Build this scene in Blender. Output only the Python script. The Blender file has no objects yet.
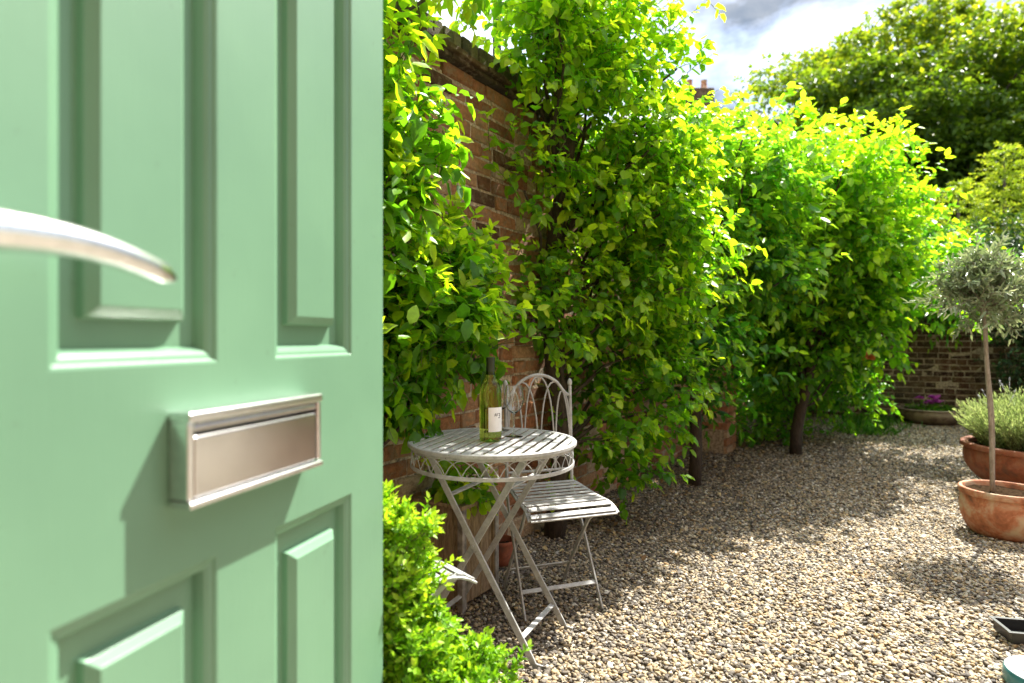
import bpy, bmesh, math, random
import numpy as np
from mathutils import Vector, Matrix
R = math.radians
rng = np.random.default_rng(11)
random.seed(5)
scene = bpy.context.scene
COL = scene.collection

# ---------------------------------------------------------------- layout frame
F = 610.0; CAMZ = 1.065; HY = 338.0
def at(x, y, Z):
    return np.array([(x-512)/F*Z, Z, CAMZ+(HY-y)/F*Z])
TH = R(33.1)
D_ = np.array([math.sin(TH), math.cos(TH), 0.0])       # along the long wall
N_ = np.array([math.cos(TH), -math.sin(TH), 0.0])      # out of the wall, into the garden
W0 = 1.72
def WP(s, w, z):
    """point: s metres along the long wall, w metres out from its face, z up"""
    p = D_*s + N_*(w-W0); return np.array([p[0], p[1], z])

# ---------------------------------------------------------------- mesh helpers
class MB:
    def __init__(self): self.v = []; self.f = []; self.c = []
    def add(self, verts, faces, col=0.0):
        o = len(self.v); self.v.extend([tuple(map(float, p)) for p in verts])
        self.f.extend([tuple(i+o for i in f) for f in faces]); self.c.extend([col]*len(verts))
    def box(self, cx, cy, cz, sx, sy, sz, rz=0.0, col=0.0, frame=None, bev=0.0):
        vs = []
        hx, hy, hz = sx/2, sy/2, sz/2
        c, s = math.cos(rz), math.sin(rz)
        for z in (-hz, hz):
            for (x, y) in ((-hx,-hy),(hx,-hy),(hx,hy),(-hx,hy)):
                vs.append((cx+x*c-y*s, cy+x*s+y*c, cz+z))
        if frame is not None: vs = [frame(*p) for p in vs]
        self.add(vs, [(0,3,2,1),(4,5,6,7),(0,1,5,4),(1,2,6,5),(2,3,7,6),(3,0,4,7)], col)
    def tube(self, pts, r, n=8, col=0.0, flat=None, up=(0,0,1)):
        """sweep: round tube, or a flat bar when flat=(width, thickness)"""
        P = [np.array(p, float) for p in pts]; m = len(P)
        rr = r if hasattr(r, '__len__') else [r]*m
        T = []
        for i in range(m):
            a = P[max(i-1,0)]; b = P[min(i+1,m-1)]; t = b-a; T.append(t/(np.linalg.norm(t)+1e-9))
        u = np.array(up, float); u = u - T[0]*np.dot(u, T[0])
        if np.linalg.norm(u) < 1e-3: u = np.array((1,0,0.)) - T[0]*T[0][0]
        u /= np.linalg.norm(u); vs = []
        for i in range(m):
            u = u - T[i]*np.dot(u, T[i]); u /= (np.linalg.norm(u)+1e-9); w = np.cross(T[i], u)
            if flat:
                a, b = flat[0]/2, flat[1]/2; e = min(a,b)*.35
                for (x, y) in ((-a,-b+e),(-a+e,-b),(a-e,-b),(a,-b+e),(a,b-e),(a-e,b),(-a+e,b),(-a,b-e)):
                    vs.append(P[i]+w*x+u*y)
            else:
                for k in range(n):
                    an = 2*math.pi*k/n; vs.append(P[i]+(u*math.cos(an)+w*math.sin(an))*rr[i])
        k = 8 if flat else n; fs = []
        for i in range(m-1):
            for j in range(k):
                j2 = (j+1) % k; fs.append((i*k+j, i*k+j2, (i+1)*k+j2, (i+1)*k+j))
        fs.append(tuple(range(k))[::-1]); fs.append(tuple((m-1)*k+j for j in range(k)))
        self.add(vs, fs, col)
    def ring(self, c, R_, r, n=64, m=8, flat=None, sx=1, sy=1):
        vs = []; fs = []
        prof = [(r*math.cos(2*math.pi*j/m), r*math.sin(2*math.pi*j/m)) for j in range(m)]
        if flat:
            a, b = flat[0]/2, flat[1]/2; e = min(a,b)*.4
            prof = [(-a,-b+e),(-a+e,-b),(a-e,-b),(a,-b+e),(a,b-e),(a-e,b),(-a+e,b),(-a,b-e)]
        m = len(prof)
        for i in range(n):
            an = 2*math.pi*i/n
            for (p, q) in prof:
                vs.append((c[0]+(R_+p)*math.cos(an)*sx, c[1]+(R_+p)*math.sin(an)*sy, c[2]+q))
        for i in range(n):
            for j in range(m):
                fs.append((i*m+j, ((i+1)%n)*m+j, ((i+1)%n)*m+(j+1)%m, i*m+(j+1)%m))
        self.add(vs, fs)
    def lathe(self, c, prof, n=40, jitter=0.0, a0=0.0, a1=None):
        vs = []; fs = []; m = len(prof); closed = a1 is None
        nn = n if closed else n+1
        for i in range(nn):
            an = (2*math.pi*i/n) if closed else a0+(a1-a0)*i/n
            for (r, z) in prof:
                k = 1+jitter*math.sin(an*3+z*9)
                vs.append((c[0]+r*k*math.cos(an), c[1]+r*k*math.sin(an), c[2]+z))
        for i in range(n if closed else n):
            i2 = (i+1) % nn
            for j in range(m-1):
                fs.append((i*m+j, i2*m+j, i2*m+j+1, i*m+j+1))
        self.add(vs, fs)
    def build(self, name, mat, parent=None, smooth=False, bevel=0.0, weld=False, seg=2):
        me = bpy.data.meshes.new(name); me.from_pydata(self.v, [], self.f)
        a = me.attributes.new('tone', 'FLOAT', 'POINT'); a.data.foreach_set('value', np.array(self.c, 'f'))
        if weld:
            bm = bmesh.new(); bm.from_mesh(me); bmesh.ops.remove_doubles(bm, verts=bm.verts, dist=1e-5)
            bmesh.ops.recalc_face_normals(bm, faces=bm.faces); bm.to_mesh(me); bm.free()
        return link(name, me, mat, parent, smooth, bevel, seg)

def link(name, me, mat, parent=None, smooth=False, bevel=0.0, seg=2):
    me.materials.append(mat); me.update()
    if smooth:
        me.polygons.foreach_set('use_smooth', [True]*len(me.polygons))
        if smooth != 'full' and len(me.polygons) < 60000:
            me.set_sharp_from_angle(angle=R(40))
    o = bpy.data.objects.new(name, me); COL.objects.link(o)
    if parent is not None:
        o.parent = parent
        w = Matrix.Identity(4); p = parent; chain = []
        while p is not None: chain.append(p); p = p.parent
        for q in reversed(chain): w = w @ (Matrix.LocRotScale(q.location, q.rotation_euler, q.scale))
        o.matrix_parent_inverse = Matrix.Identity(4)
        me.transform(w.inverted())                      # verts were given in world space
    if bevel:
        m = o.modifiers.new('bevel', 'BEVEL'); m.width = bevel; m.segments = seg; m.limit_method = 'ANGLE'; m.angle_limit = R(40)
        m.harden_normals = False
    return o
def tag(o, label=None, cat=None, group=None, kind=None):
    if label: o['label'] = label
    if cat: o['category'] = cat
    if group: o['group'] = group
    if kind: o['kind'] = kind
    return o
def empty(name, loc, rz=0.0, **k):
    o = bpy.data.objects.new(name, None); COL.objects.link(o); o.location = [float(a) for a in loc]
    o.rotation_euler = (0,0,rz); o.empty_display_size = .1
    return tag(o, **k)
def nmesh(name, V, Fc, tone=None, extra=None):
    """fast numpy mesh: V (n,3), Fc (m,k) all faces with k corners"""
    me = bpy.data.meshes.new(name); k = Fc.shape[1]
    me.vertices.add(len(V)); me.vertices.foreach_set('co', V.astype('f').ravel())
    me.loops.add(Fc.size); me.loops.foreach_set('vertex_index', Fc.astype('i').ravel())
    me.polygons.add(len(Fc)); me.polygons.foreach_set('loop_start', np.arange(0, Fc.size, k, dtype='i'))
    me.polygons.foreach_set('loop_total', np.full(len(Fc), k, 'i'))
    if tone is not None:
        a = me.attributes.new('tone', 'FLOAT', 'POINT'); a.data.foreach_set('value', tone.astype('f'))
    me.update(calc_edges=True); return me

# ---------------------------------------------------------------- materials
def newmat(name):
    m = bpy.data.materials.new(name); m.use_nodes = True; nt = m.node_tree
    return m, nt, nt.nodes['Principled BSDF'], nt.nodes['Material Output']
def nd(nt, t, **k):
    n = nt.nodes.new(t)
    for a, b in k.items(): setattr(n, a, b)
    return n
def ramp(nt, fac, stops, interp='LINEAR'):
    r = nd(nt, 'ShaderNodeValToRGB'); r.color_ramp.interpolation = interp; e = r.color_ramp.elements
    while len(e) < len(stops): e.new(.5)
    for i, (p, c) in enumerate(stops): e[i].position = p; e[i].color = (*c, 1)
    nt.links.new(fac, r.inputs[0]); return r
def noise(nt, scale, detail=4, rough=.55, vec=None, dist=0.0):
    n = nd(nt, 'ShaderNodeTexNoise'); n.inputs['Scale'].default_value = scale; n.inputs['Detail'].default_value = detail
    n.inputs['Roughness'].default_value = rough; n.inputs['Distortion'].default_value = dist
    if vec is not None: nt.links.new(vec, n.inputs['Vector'])
    return n
def objco(nt):
    g = nd(nt, 'ShaderNodeNewGeometry'); return g.outputs['Position']
def mixc(nt, fac, a, b, mode='MIX'):
    m = nd(nt, 'ShaderNodeMix', data_type='RGBA', blend_type=mode)
    for s, v in ((0, fac), (6, a), (7, b)):
        if isinstance(v, (int, float)): m.inputs[s].default_value = v
        elif isinstance(v, tuple): m.inputs[s].default_value = (*v, 1)
        else: nt.links.new(v, m.inputs[s])
    return m.outputs[2]
def bump(nt, bsdf, h, strength=.4, dist=.01):
    b = nd(nt, 'ShaderNodeBump'); b.inputs['Strength'].default_value = strength; b.inputs['Distance'].default_value = dist
    nt.links.new(h, b.inputs['Height']); nt.links.new(b.outputs[0], bsdf.inputs['Normal']); return b

def plain(name, col, rough=.5, metal=0.0, var=.12, scale=30, bmp=.1, spec=.5):
    m, nt, p, o = newmat(name); v = objco(nt); n = noise(nt, scale, 5, vec=v)
    c2 = tuple(max(0, c*(1-var*2)) for c in col); c3 = tuple(min(1, c*(1+var)) for c in col)
    r = ramp(nt, n.outputs[0], [(.3, c2), (.65, c3)]); nt.links.new(r.outputs[0], p.inputs['Base Color'])
    p.inputs['Roughness'].default_value = rough; p.inputs['Metallic'].default_value = metal
    p.inputs['Specular IOR Level'].default_value = spec
    if bmp: bump(nt, p, n.outputs[0], bmp, .004)
    return m

def leafmat(name, dark, mid, young, trans=.42, rough=.42, tint=(1.35, 1.35, .55)):
    m, nt, p, o = newmat(name)
    a = nd(nt, 'ShaderNodeAttribute', attribute_name='tone')
    r = ramp(nt, a.outputs['Fac'], [(0, dark), (.5, mid), (1, young)])
    n = noise(nt, 60, 2, vec=objco(nt)); c = mixc(nt, .35, r.outputs[0], n.outputs[0], 'OVERLAY')
    nt.links.new(c, p.inputs['Base Color']); p.inputs['Roughness'].default_value = rough
    p.inputs['Specular IOR Level'].default_value = .5
    t = nd(nt, 'ShaderNodeBsdfTranslucent'); tc = mixc(nt, 1.0, c, tint, 'MULTIPLY'); nt.links.new(tc, t.inputs[0])
    ms = nd(nt, 'ShaderNodeMixShader'); ms.inputs[0].default_value = trans
    nt.links.new(p.outputs[0], ms.inputs[1]); nt.links.new(t.outputs[0], ms.inputs[2]); nt.links.new(ms.outputs[0], o.inputs[0])
    return m

def brickmat(name, cols, mossy=.5):
    m, nt, p, o = newmat(name); v = objco(nt)
    a = nd(nt, 'ShaderNodeAttribute', attribute_name='tone')
    r = ramp(nt, a.outputs['Fac'], cols)
    n1 = noise(nt, 45, 8, .7, v); n2 = noise(nt, 2.2, 5, .6, v); n3 = noise(nt, 160, 4, .7, v)
    c = mixc(nt, .75, r.outputs[0], ramp(nt, n1.outputs[0], [(.3, (.22,.2,.18)), (.7, (.8,.78,.74))]).outputs[0], 'OVERLAY')
    n4 = noise(nt, 18, 6, .75, v, .5); ch = ramp(nt, n4.outputs[0], [(.50,(0,0,0)),(.62,(.7,.7,.7))]); c = mixc(nt, ch.outputs[0], c, (.34,.26,.17))
    st = ramp(nt, n2.outputs[0], [(.42, (0,0,0)), (.68, (1,1,1))])
    sc = nd(nt, 'ShaderNodeMath', operation='MULTIPLY'); nt.links.new(st.outputs[0], sc.inputs[0]); sc.inputs[1].default_value = mossy
    c = mixc(nt, sc.outputs[0], c, (.13, .12, .07))
    nt.links.new(c, p.inputs['Base Color']); p.inputs['Roughness'].default_value = .9
    p.inputs['Specular IOR Level'].default_value = .2
    ad = nd(nt, 'ShaderNodeMath', operation='ADD'); nt.links.new(n1.outputs[0], ad.inputs[0]); nt.links.new(n3.outputs[0], ad.inputs[1])
    bump(nt, p, ad.outputs[0], 1.0, .014)
    return m
M_brick = brickmat('brick', [(0,(.11,.055,.035)),(.3,(.34,.15,.075)),(.55,(.50,.23,.115)),(.8,(.56,.33,.18)),(1,(.58,.45,.30))], .25)
M_brick2 = brickmat('shaded brick', [(0,(.03,.016,.01)),(.5,(.09,.045,.026)),(1,(.16,.09,.05))], .6)  # end wall's shade is put into these darker brick colours
M_mortar = plain('mortar', (.44,.36,.25), .95, var=.35, scale=60, bmp=.8)
M_cope = brickmat('coping brick', [(0,(.045,.04,.034)),(.5,(.13,.115,.09)),(1,(.23,.2,.15))], .6)
M_tile = brickmat('creasing tile', [(0,(.03,.02,.014)),(.5,(.08,.042,.022)),(1,(.15,.08,.04))], .6)
M_bark = None
def barkmat(name, a, b):
    m, nt, p, o = newmat(name); v = objco(nt)
    mp = nd(nt, 'ShaderNodeMapping'); mp.inputs['Scale'].default_value = (1,1,.25); nt.links.new(v, mp.inputs[0])
    n = noise(nt, 70, 8, .7, mp.outputs[0], .6); r = ramp(nt, n.outputs[0], [(.3, a), (.7, b)])
    nt.links.new(r.outputs[0], p.inputs['Base Color']); p.inputs['Roughness'].default_value = .9
    bump(nt, p, n.outputs[0], .9, .01); return m
M_bark = barkmat('bark', (.018,.013,.009), (.095,.07,.045))
M_barkpale = barkmat('pale bark', (.16,.13,.09), (.42,.37,.29))
M_twig = plain('twig', (.12,.13,.04), .7, var=.3)
M_metal = None
def paintmetal():
    m, nt, p, o = newmat('weathered cream paint'); v = objco(nt)
    n = noise(nt, 25, 7, .7, v); n2 = noise(nt, 120, 5, .7, v)
    r = ramp(nt, n.outputs[0], [(.3, (.25,.255,.245)), (.6, (.44,.445,.425))])
    f = ramp(nt, n2.outputs[0], [(.62, (0,0,0)), (.68, (1,1,1))])
    c = mixc(nt, f.outputs[0], r.outputs[0], (.13,.09,.06)); nt.links.new(c, p.inputs['Base Color'])
    p.inputs['Roughness'].default_value = .5; bump(nt, p, n2.outputs[0], .25, .002); return m
M_metal = paintmetal()

# ---------------------------------------------------------------- leaves
def leaf_template(wr=.5, fold=.12, curl=.22, lod=0):
    """unit-length leaf along x, width wr, folded along its midrib and curling down"""
    if lod:
        V = np.array([(0,0,0),(.42,-wr/2,fold*.5),(1,0,-curl),(.42,wr/2,fold*.5)], float)
        return V, np.array([(0,1,2),(0,2,3)])
    xs = [0, .22, .55, .82, 1.0]; ws = [0, .42, .5, .27, 0]
    V = []
    for x, w in zip(xs, ws):
        z = -curl*x*x + .04*math.sin(x*9)
        if w == 0: V.append((x, 0, z))
        else:
            for s in (-1, 0, 1): V.append((x, s*w*wr*1.0, z+abs(s)*fold*w*2*.5))
    # 0 | 1 2 3 | 4 5 6 | 7 8 9 | 10
    Fc = [(0,1,2),(0,2,3),(1,4,5),(1,5,2),(2,5,6),(2,6,3),(4,7,8),(4,8,5),(5,8,9),(5,9,6),(7,10,8),(8,10,9)]
    return np.array(V, float), np.array(Fc)
def nrm(a): return a/(np.linalg.norm(a, axis=-1, keepdims=True)+1e-9)
def leaves(name, pos, dirs, nrmls, size, tone, mat, parent, wr=.5, fold=.25, curl=.22, lod=0):
    T, Fc = leaf_template(wr, fold, curl, lod)
    x = nrm(dirs); n = nrmls - x*np.sum(nrmls*x, 1, keepdims=True); n = nrm(n); y = np.cross(n, x)
    cu = rng.uniform(.2, 1.9, len(pos))[:, None]
    wv = rng.uniform(.8, 1.2, len(pos))[:, None]
    Tx = T[None,:,0]; Ty = T[None,:,1]*wv; Tz = T[None,:,2]*cu
    V = pos[:,None,:] + size[:,None,None]*(x[:,None,:]*Tx[...,None] + y[:,None,:]*Ty[...,None] + n[:,None,:]*Tz[...,None])
    k = T.shape[0]; F_ = Fc[None] + (np.arange(len(pos))*k)[:,None,None]
    me = nmesh(name, V.reshape(-1,3), F_.reshape(-1,3), np.repeat(np.clip(tone,0,1), k))
    return link(name, me, mat, parent, smooth='full')
def rdir(n):
    v = rng.normal(size=(n,3)); return nrm(v)

def shoots(clumps, per, length=(.12,.3), up=.35, outw=.8, rnd=.6, bend=.25, ref=None):
    """clumps (k,4): centre + radius. Returns start, direction, length of leafy shoots."""
    C = np.repeat(clumps, per, axis=0); n = len(C)
    o = rdir(n); rr = C[:,3]*np.cbrt(rng.uniform(.05, 1, n))
    P = C[:,:3] + o*rr[:,None]*np.array([1,1,.85])
    d = nrm(o*outw + np.array([0,0,up]) + rdir(n)*rnd + (0 if ref is None else ref))
    L = rng.uniform(length[0], length[1], n)
    return P, d, L
def leafy(name, S, nleaf, size, mat, parent, wr=.5, droop=.35, youngtip=.45, base=.35, sv=.42, lod=0, bend=-.15,
          keep=None, facing=None, spread=.9, curl=.22, stem=True, twigmat=None, stem_r=.0018, tonef=None):
    P, d, L = S; n = len(P)
    t = (np.arange(nleaf)+.6)/nleaf; t = np.tile(t, (n,1)) + rng.uniform(-.05,.05,(n,nleaf))
    B = np.array([0,0,bend])
    pos = P[:,None] + d[:,None]*(L[:,None]*t)[...,None] + B*((L[:,None]*t*t)[...,None])
    a = nrm(np.cross(d, np.array([.13,.2,1.0]))); b = np.cross(d, a)
    ang = (np.arange(nleaf)*2.4)[None] + rng.uniform(0,6.28,(n,1)) + rng.uniform(-.4,.4,(n,nleaf))
    rad = a[:,None]*np.cos(ang)[...,None] + b[:,None]*np.sin(ang)[...,None]
    tip = (t**2)[...,None]
    ld = rad*spread*(1-.5*tip) + d[:,None]*(.45+.7*tip) + np.array([0,0,-droop]) + rng.normal(size=pos.shape)*.2
    nn = np.array([0,0,1.0]) + rng.normal(size=pos.shape)*.45 + d[:,None]*.25
    if facing is not None: nn = nn + np.array(facing)
    sz = size*(1-.35*np.abs(t-.45)*2*.6)*rng.uniform(1-sv,1+sv,(n,nleaf))
    shoot_tone = rng.uniform(-.16,.16,(n,1))
    tone = base + youngtip*t**3 + rng.uniform(-.18,.18,(n,nleaf)) + shoot_tone
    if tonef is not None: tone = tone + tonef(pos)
    pos = pos.reshape(-1,3); ld = ld.reshape(-1,3); nn = nn.reshape(-1,3); sz = sz.ravel(); tone = tone.ravel()
    if keep is not None:
        tipp = pos + nrm(ld)*sz[:,None]
        k = keep(pos) & keep(tipp); pos, ld, nn, sz, tone = pos[k], ld[k], nn[k], sz[k], tone[k]
    o = leaves(name, pos, ld, nn, sz, tone, mat, parent, wr=wr, lod=lod, curl=curl)
    if stem:
        tt = np.array([0,.5,1.0]); sp = P[:,None] + d[:,None]*(L[:,None]*tt)[...,None] + B*((L[:,None]*tt*tt)[...,None])
        offs = np.array([0,2.09,4.19]); ra = a[:,None,None]*np.cos(offs)[None,None,:,None] + b[:,None,None]*np.sin(offs)[None,None,:,None]
        rr = stem_r*np.array([1.3,1,.5])
        V = sp[:,:,None,:] + ra*rr[None,:,None,None]
        Fq = []
        for i in range(2):
            for j in range(3): Fq.append((i*3+j, i*3+(j+1)%3, (i+1)*3+(j+1)%3, (i+1)*3+j))
        if keep is not None: 
            k = keep(sp[:,2]) & keep(sp[:,0]); V = V[k]
        Fq = np.array(Fq)[None] + (np.arange(len(V))*9)[:,None,None]
        me = nmesh('twigs', V.reshape(-1,3), Fq.reshape(-1,4), np.zeros(len(V)*9)); tag(link('twigs', me, twigmat or M_twig, parent, smooth='full'), kind='stuff')
    return o
def inell(c, r, n, shell=.0, flatz=1.0):
    """n random centres inside an ellipsoid"""
    o = rdir(n); q = np.cbrt(rng.uniform(shell**3, 1, n))
    return np.array(c) + o*q[:,None]*np.array(r)
def limb(mb, p0, p1, r0, r1, wob=.03, n=7, sag=0.0):
    p0 = np.array(p0,float); p1 = np.array(p1,float); pts = []; L = np.linalg.norm(p1-p0)
    ph = rng.uniform(0,6.28,3); 
    for i in range(n+1):
        t = i/n; p = p0+(p1-p0)*t
        p = p + np.array([math.sin(t*5+ph[0]), math.sin(t*4.3+ph[1]), math.sin(t*6+ph[2])*.5])*wob*L*math.sin(math.pi*min(1,t*1.0))
        p[2] += sag*L*math.sin(math.pi*t); pts.append(p)
    mb.tube(pts, [r0+(r1-r0)*i/n for i in range(n+1)], 8)
    return pts
def tree_wood(name, base, tips, mat, parent, r0=.04, fork=.45, top=None, r1=.006):
    mb = MB(); base = np.array(base,float); 
    top = np.array(top if top is not None else np.mean(tips,0),float)
    tr = limb(mb, base, top, r0, r0*.55, .035, 9)
    for t in tips:
        t = np.array(t); zf = np.clip((t[2]-base[2])*fork, (top[2]-base[2])*.25, top[2]-base[2])
        k = min(len(tr)-1, max(2, int(round(zf/(top[2]-base[2])*(len(tr)-1)))))
        limb(mb, tr[k], t, r0*.2, r1, .05, 7, .04)
    return mb.build(name, mat, parent, smooth='full')

L_pear = leafmat('pear leaf', (.03,.13,.008), (.15,.39,.015), (.54,.72,.03), .64, .36)
L_apple = leafmat('apple leaf', (.022,.12,.012), (.14,.38,.016), (.50,.72,.035), .64, .36)
L_dark = leafmat('dark apple leaf', (.02,.10,.016), (.09,.31,.025), (.44,.68,.04), .60, .36)
L_bush = leafmat('golden privet leaf', (.06,.2,.008), (.21,.43,.015), (.52,.68,.05), .42, .45)
L_tree = leafmat('maple leaf', (.03,.075,.007), (.12,.225,.016), (.40,.46,.03), .52, .5, (1.3,1.2,.5))
L_gold = leafmat('golden conifer leaf', (.08,.15,.01), (.24,.34,.025), (.58,.62,.08), .45, .5)
L_ivy = leafmat('creeper leaf', (.02,.11,.008), (.09,.33,.018), (.36,.60,.03), .52, .42)
L_olive = leafmat('olive leaf', (.06,.09,.04), (.24,.31,.17), (.55,.60,.42), .22, .35, (1.1,1.15,.7))
L_lav = leafmat('lavender leaf', (.15,.22,.07), (.38,.48,.2), (.6,.66,.36), .3, .6, (1.1,1.15,.7))
L_grass = leafmat('grass', (.02,.1,.008), (.08,.27,.02), (.25,.45,.04), .4)
L_dead = leafmat('dead leaf', (.12,.06,.02), (.38,.24,.1), (.6,.48,.25), .25, .6, (1.1,1,.7))

def outside_wall(p):       # not inside the long wall
    w = p@N_ + W0
    return (w > .012) | (p[:,2] > 2.44)

# ---------------------------------------------------------------- ground
def sheet(name, x0, x1, y0, y1, z, mat, kind='structure'):
    mb = MB(); mb.add([(x0,y0,z),(x1,y0,z),(x1,y1,z),(x0,y1,z)], [(0,1,2,3)]); return tag(mb.build(name, mat), kind=kind)
M_soil = plain('soil and grass', (.06,.075,.03), .95, var=.4, scale=3, bmp=.5)
tag(sheet('ground', -150, 150, -150, 150, -.03, M_soil))
def gravelbase():
    m, nt, p, o = newmat('gravel bed'); v = objco(nt)
    vo = nd(nt, 'ShaderNodeTexVoronoi'); vo.inputs['Scale'].default_value = 60; nt.links.new(v, vo.inputs['Vector'])
    r = ramp(nt, vo.outputs['Color'], [(.2, (.1,.085,.06)), (.5, (.26,.22,.16)), (.8, (.42,.38,.31))])
    nt.links.new(r.outputs[0], p.inputs['Base Color']); p.inputs['Roughness'].default_value = .9
    inv = nd(nt, 'ShaderNodeMath', operation='SUBTRACT'); inv.inputs[0].default_value = 1; nt.links.new(vo.outputs['Distance'], inv.inputs[1])
    bump(nt, p, inv.outputs[0], 1, .012); return m
mb = MB()
gp = [WP(-2.5,-.1,.0), WP(-2.5,6.5,0), WP(9.6,6.5,0), WP(9.6,-.1,0)]
mb.add(gp, [(0,1,2,3)]); tag(mb.build('gravel_bed', gravelbase()), kind='structure')

def stonemat():
    m, nt, p, o = newmat('gravel stone'); v = objco(nt)
    a = nd(nt, 'ShaderNodeAttribute', attribute_name='tone')
    r = ramp(nt, a.outputs['Fac'], [(0,(.045,.037,.03)),(.2,(.14,.115,.085)),(.4,(.36,.28,.165)),(.55,(.37,.25,.115)),(.7,(.46,.39,.27)),(.85,(.22,.205,.18)),(1,(.66,.61,.50))])
    n = noise(nt, 130, 5, .6, v); c = mixc(nt, .4, r.outputs[0], n.outputs[0], 'OVERLAY')
    nt.links.new(c, p.inputs['Base Color']); p.inputs['Roughness'].default_value = .75
    bump(nt, p, n.outputs[0], .35, .003); return m
def gravel(name, pts, smin, smax, sub, mat):
    bm = bmesh.new(); bmesh.ops.create_icosphere(bm, subdivisions=sub, radius=1)
    T = np.array([v.co[:] for v in bm.verts]); Fc = np.array([[v.index for v in f.verts] for f in bm.faces]); bm.free()
    n = len(pts); nv = 8; variants = []
    for _ in range(nv):
        q = T.copy()
        for _k in range(5):
            h = rdir(1)[0]; lim = rng.uniform(.45,.85); dd = q@h; q = q - np.clip(dd-lim,0,None)[:,None]*h*.9
        variants.append(q + rng.normal(size=q.shape)*.05)
    variants = np.array(variants); vi = rng.integers(0, nv, n)
    s = smin + (smax-smin)*rng.beta(1.6,3.2,n); sc = np.stack([s*rng.uniform(.9,1.35,n), s*rng.uniform(.7,1,n), s*rng.uniform(.4,.7,n)],1)
    V = variants[vi]*sc[:,None,:]
    ax = rng.uniform(-.5,.5,(n,2)); rz = rng.uniform(0,6.28,n)
    c, s_ = np.cos(ax[:,0])[:,None], np.sin(ax[:,0])[:,None]
    y = V[...,1]*c - V[...,2]*s_; z = V[...,1]*s_ + V[...,2]*c; V[...,1] = y; V[...,2] = z
    c, s_ = np.cos(ax[:,1])[:,None], np.sin(ax[:,1])[:,None]
    x = V[...,0]*c + V[...,2]*s_; z = -V[...,0]*s_ + V[...,2]*c; V[...,0] = x; V[...,2] = z
    c, s_ = np.cos(rz)[:,None], np.sin(rz)[:,None]
    x = V[...,0]*c - V[...,1]*s_; y = V[...,0]*s_ + V[...,1]*c; V[...,0] = x; V[...,1] = y
    V = V + pts[:,None,:]
    F_ = Fc[None] + (np.arange(n)*len(T))[:,None,None]
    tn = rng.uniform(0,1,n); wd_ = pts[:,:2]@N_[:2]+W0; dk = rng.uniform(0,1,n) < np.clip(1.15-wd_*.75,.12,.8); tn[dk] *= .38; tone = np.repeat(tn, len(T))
    me = nmesh(name, V.reshape(-1,3), F_.reshape(-1,3), tone); return link(name, me, mat, smooth='full')
def gpts(y0, y1, dens, zj, xr=.95, margin=.35, xl=-1.2):
    n = int((y1-y0)*(xr*y1+margin-xl)*dens); P = np.stack([rng.uniform(xl, xr*y1+margin, n), rng.uniform(y0,y1,n)],1)
    w = P@N_[:2]+W0; k = (w>.0)&(P[:,0] < xr*P[:,1]+margin)&(P[:,0] > -.45*P[:,1]-.2)&(P@D_[:2] < 9.45)
    P = P[k]; return np.column_stack([P, rng.uniform(0,zj,len(P))+.001])
M_stone = stonemat()
P1 = np.concatenate([gpts(1.5,3.4,10000,.010), gpts(3.4,5.0,6000,.012)])
P2 = gpts(5.0,10,3800,.012)
n1 = len(P1)
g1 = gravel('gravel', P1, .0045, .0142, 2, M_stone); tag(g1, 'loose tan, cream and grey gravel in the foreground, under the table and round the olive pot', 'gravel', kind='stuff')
g2 = gravel('gravel', P2, .008, .018, 1, M_stone); tag(g2, 'far part of the gravel courtyard, around the second apple trunk and up to the end wall', 'gravel', kind='stuff')

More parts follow.
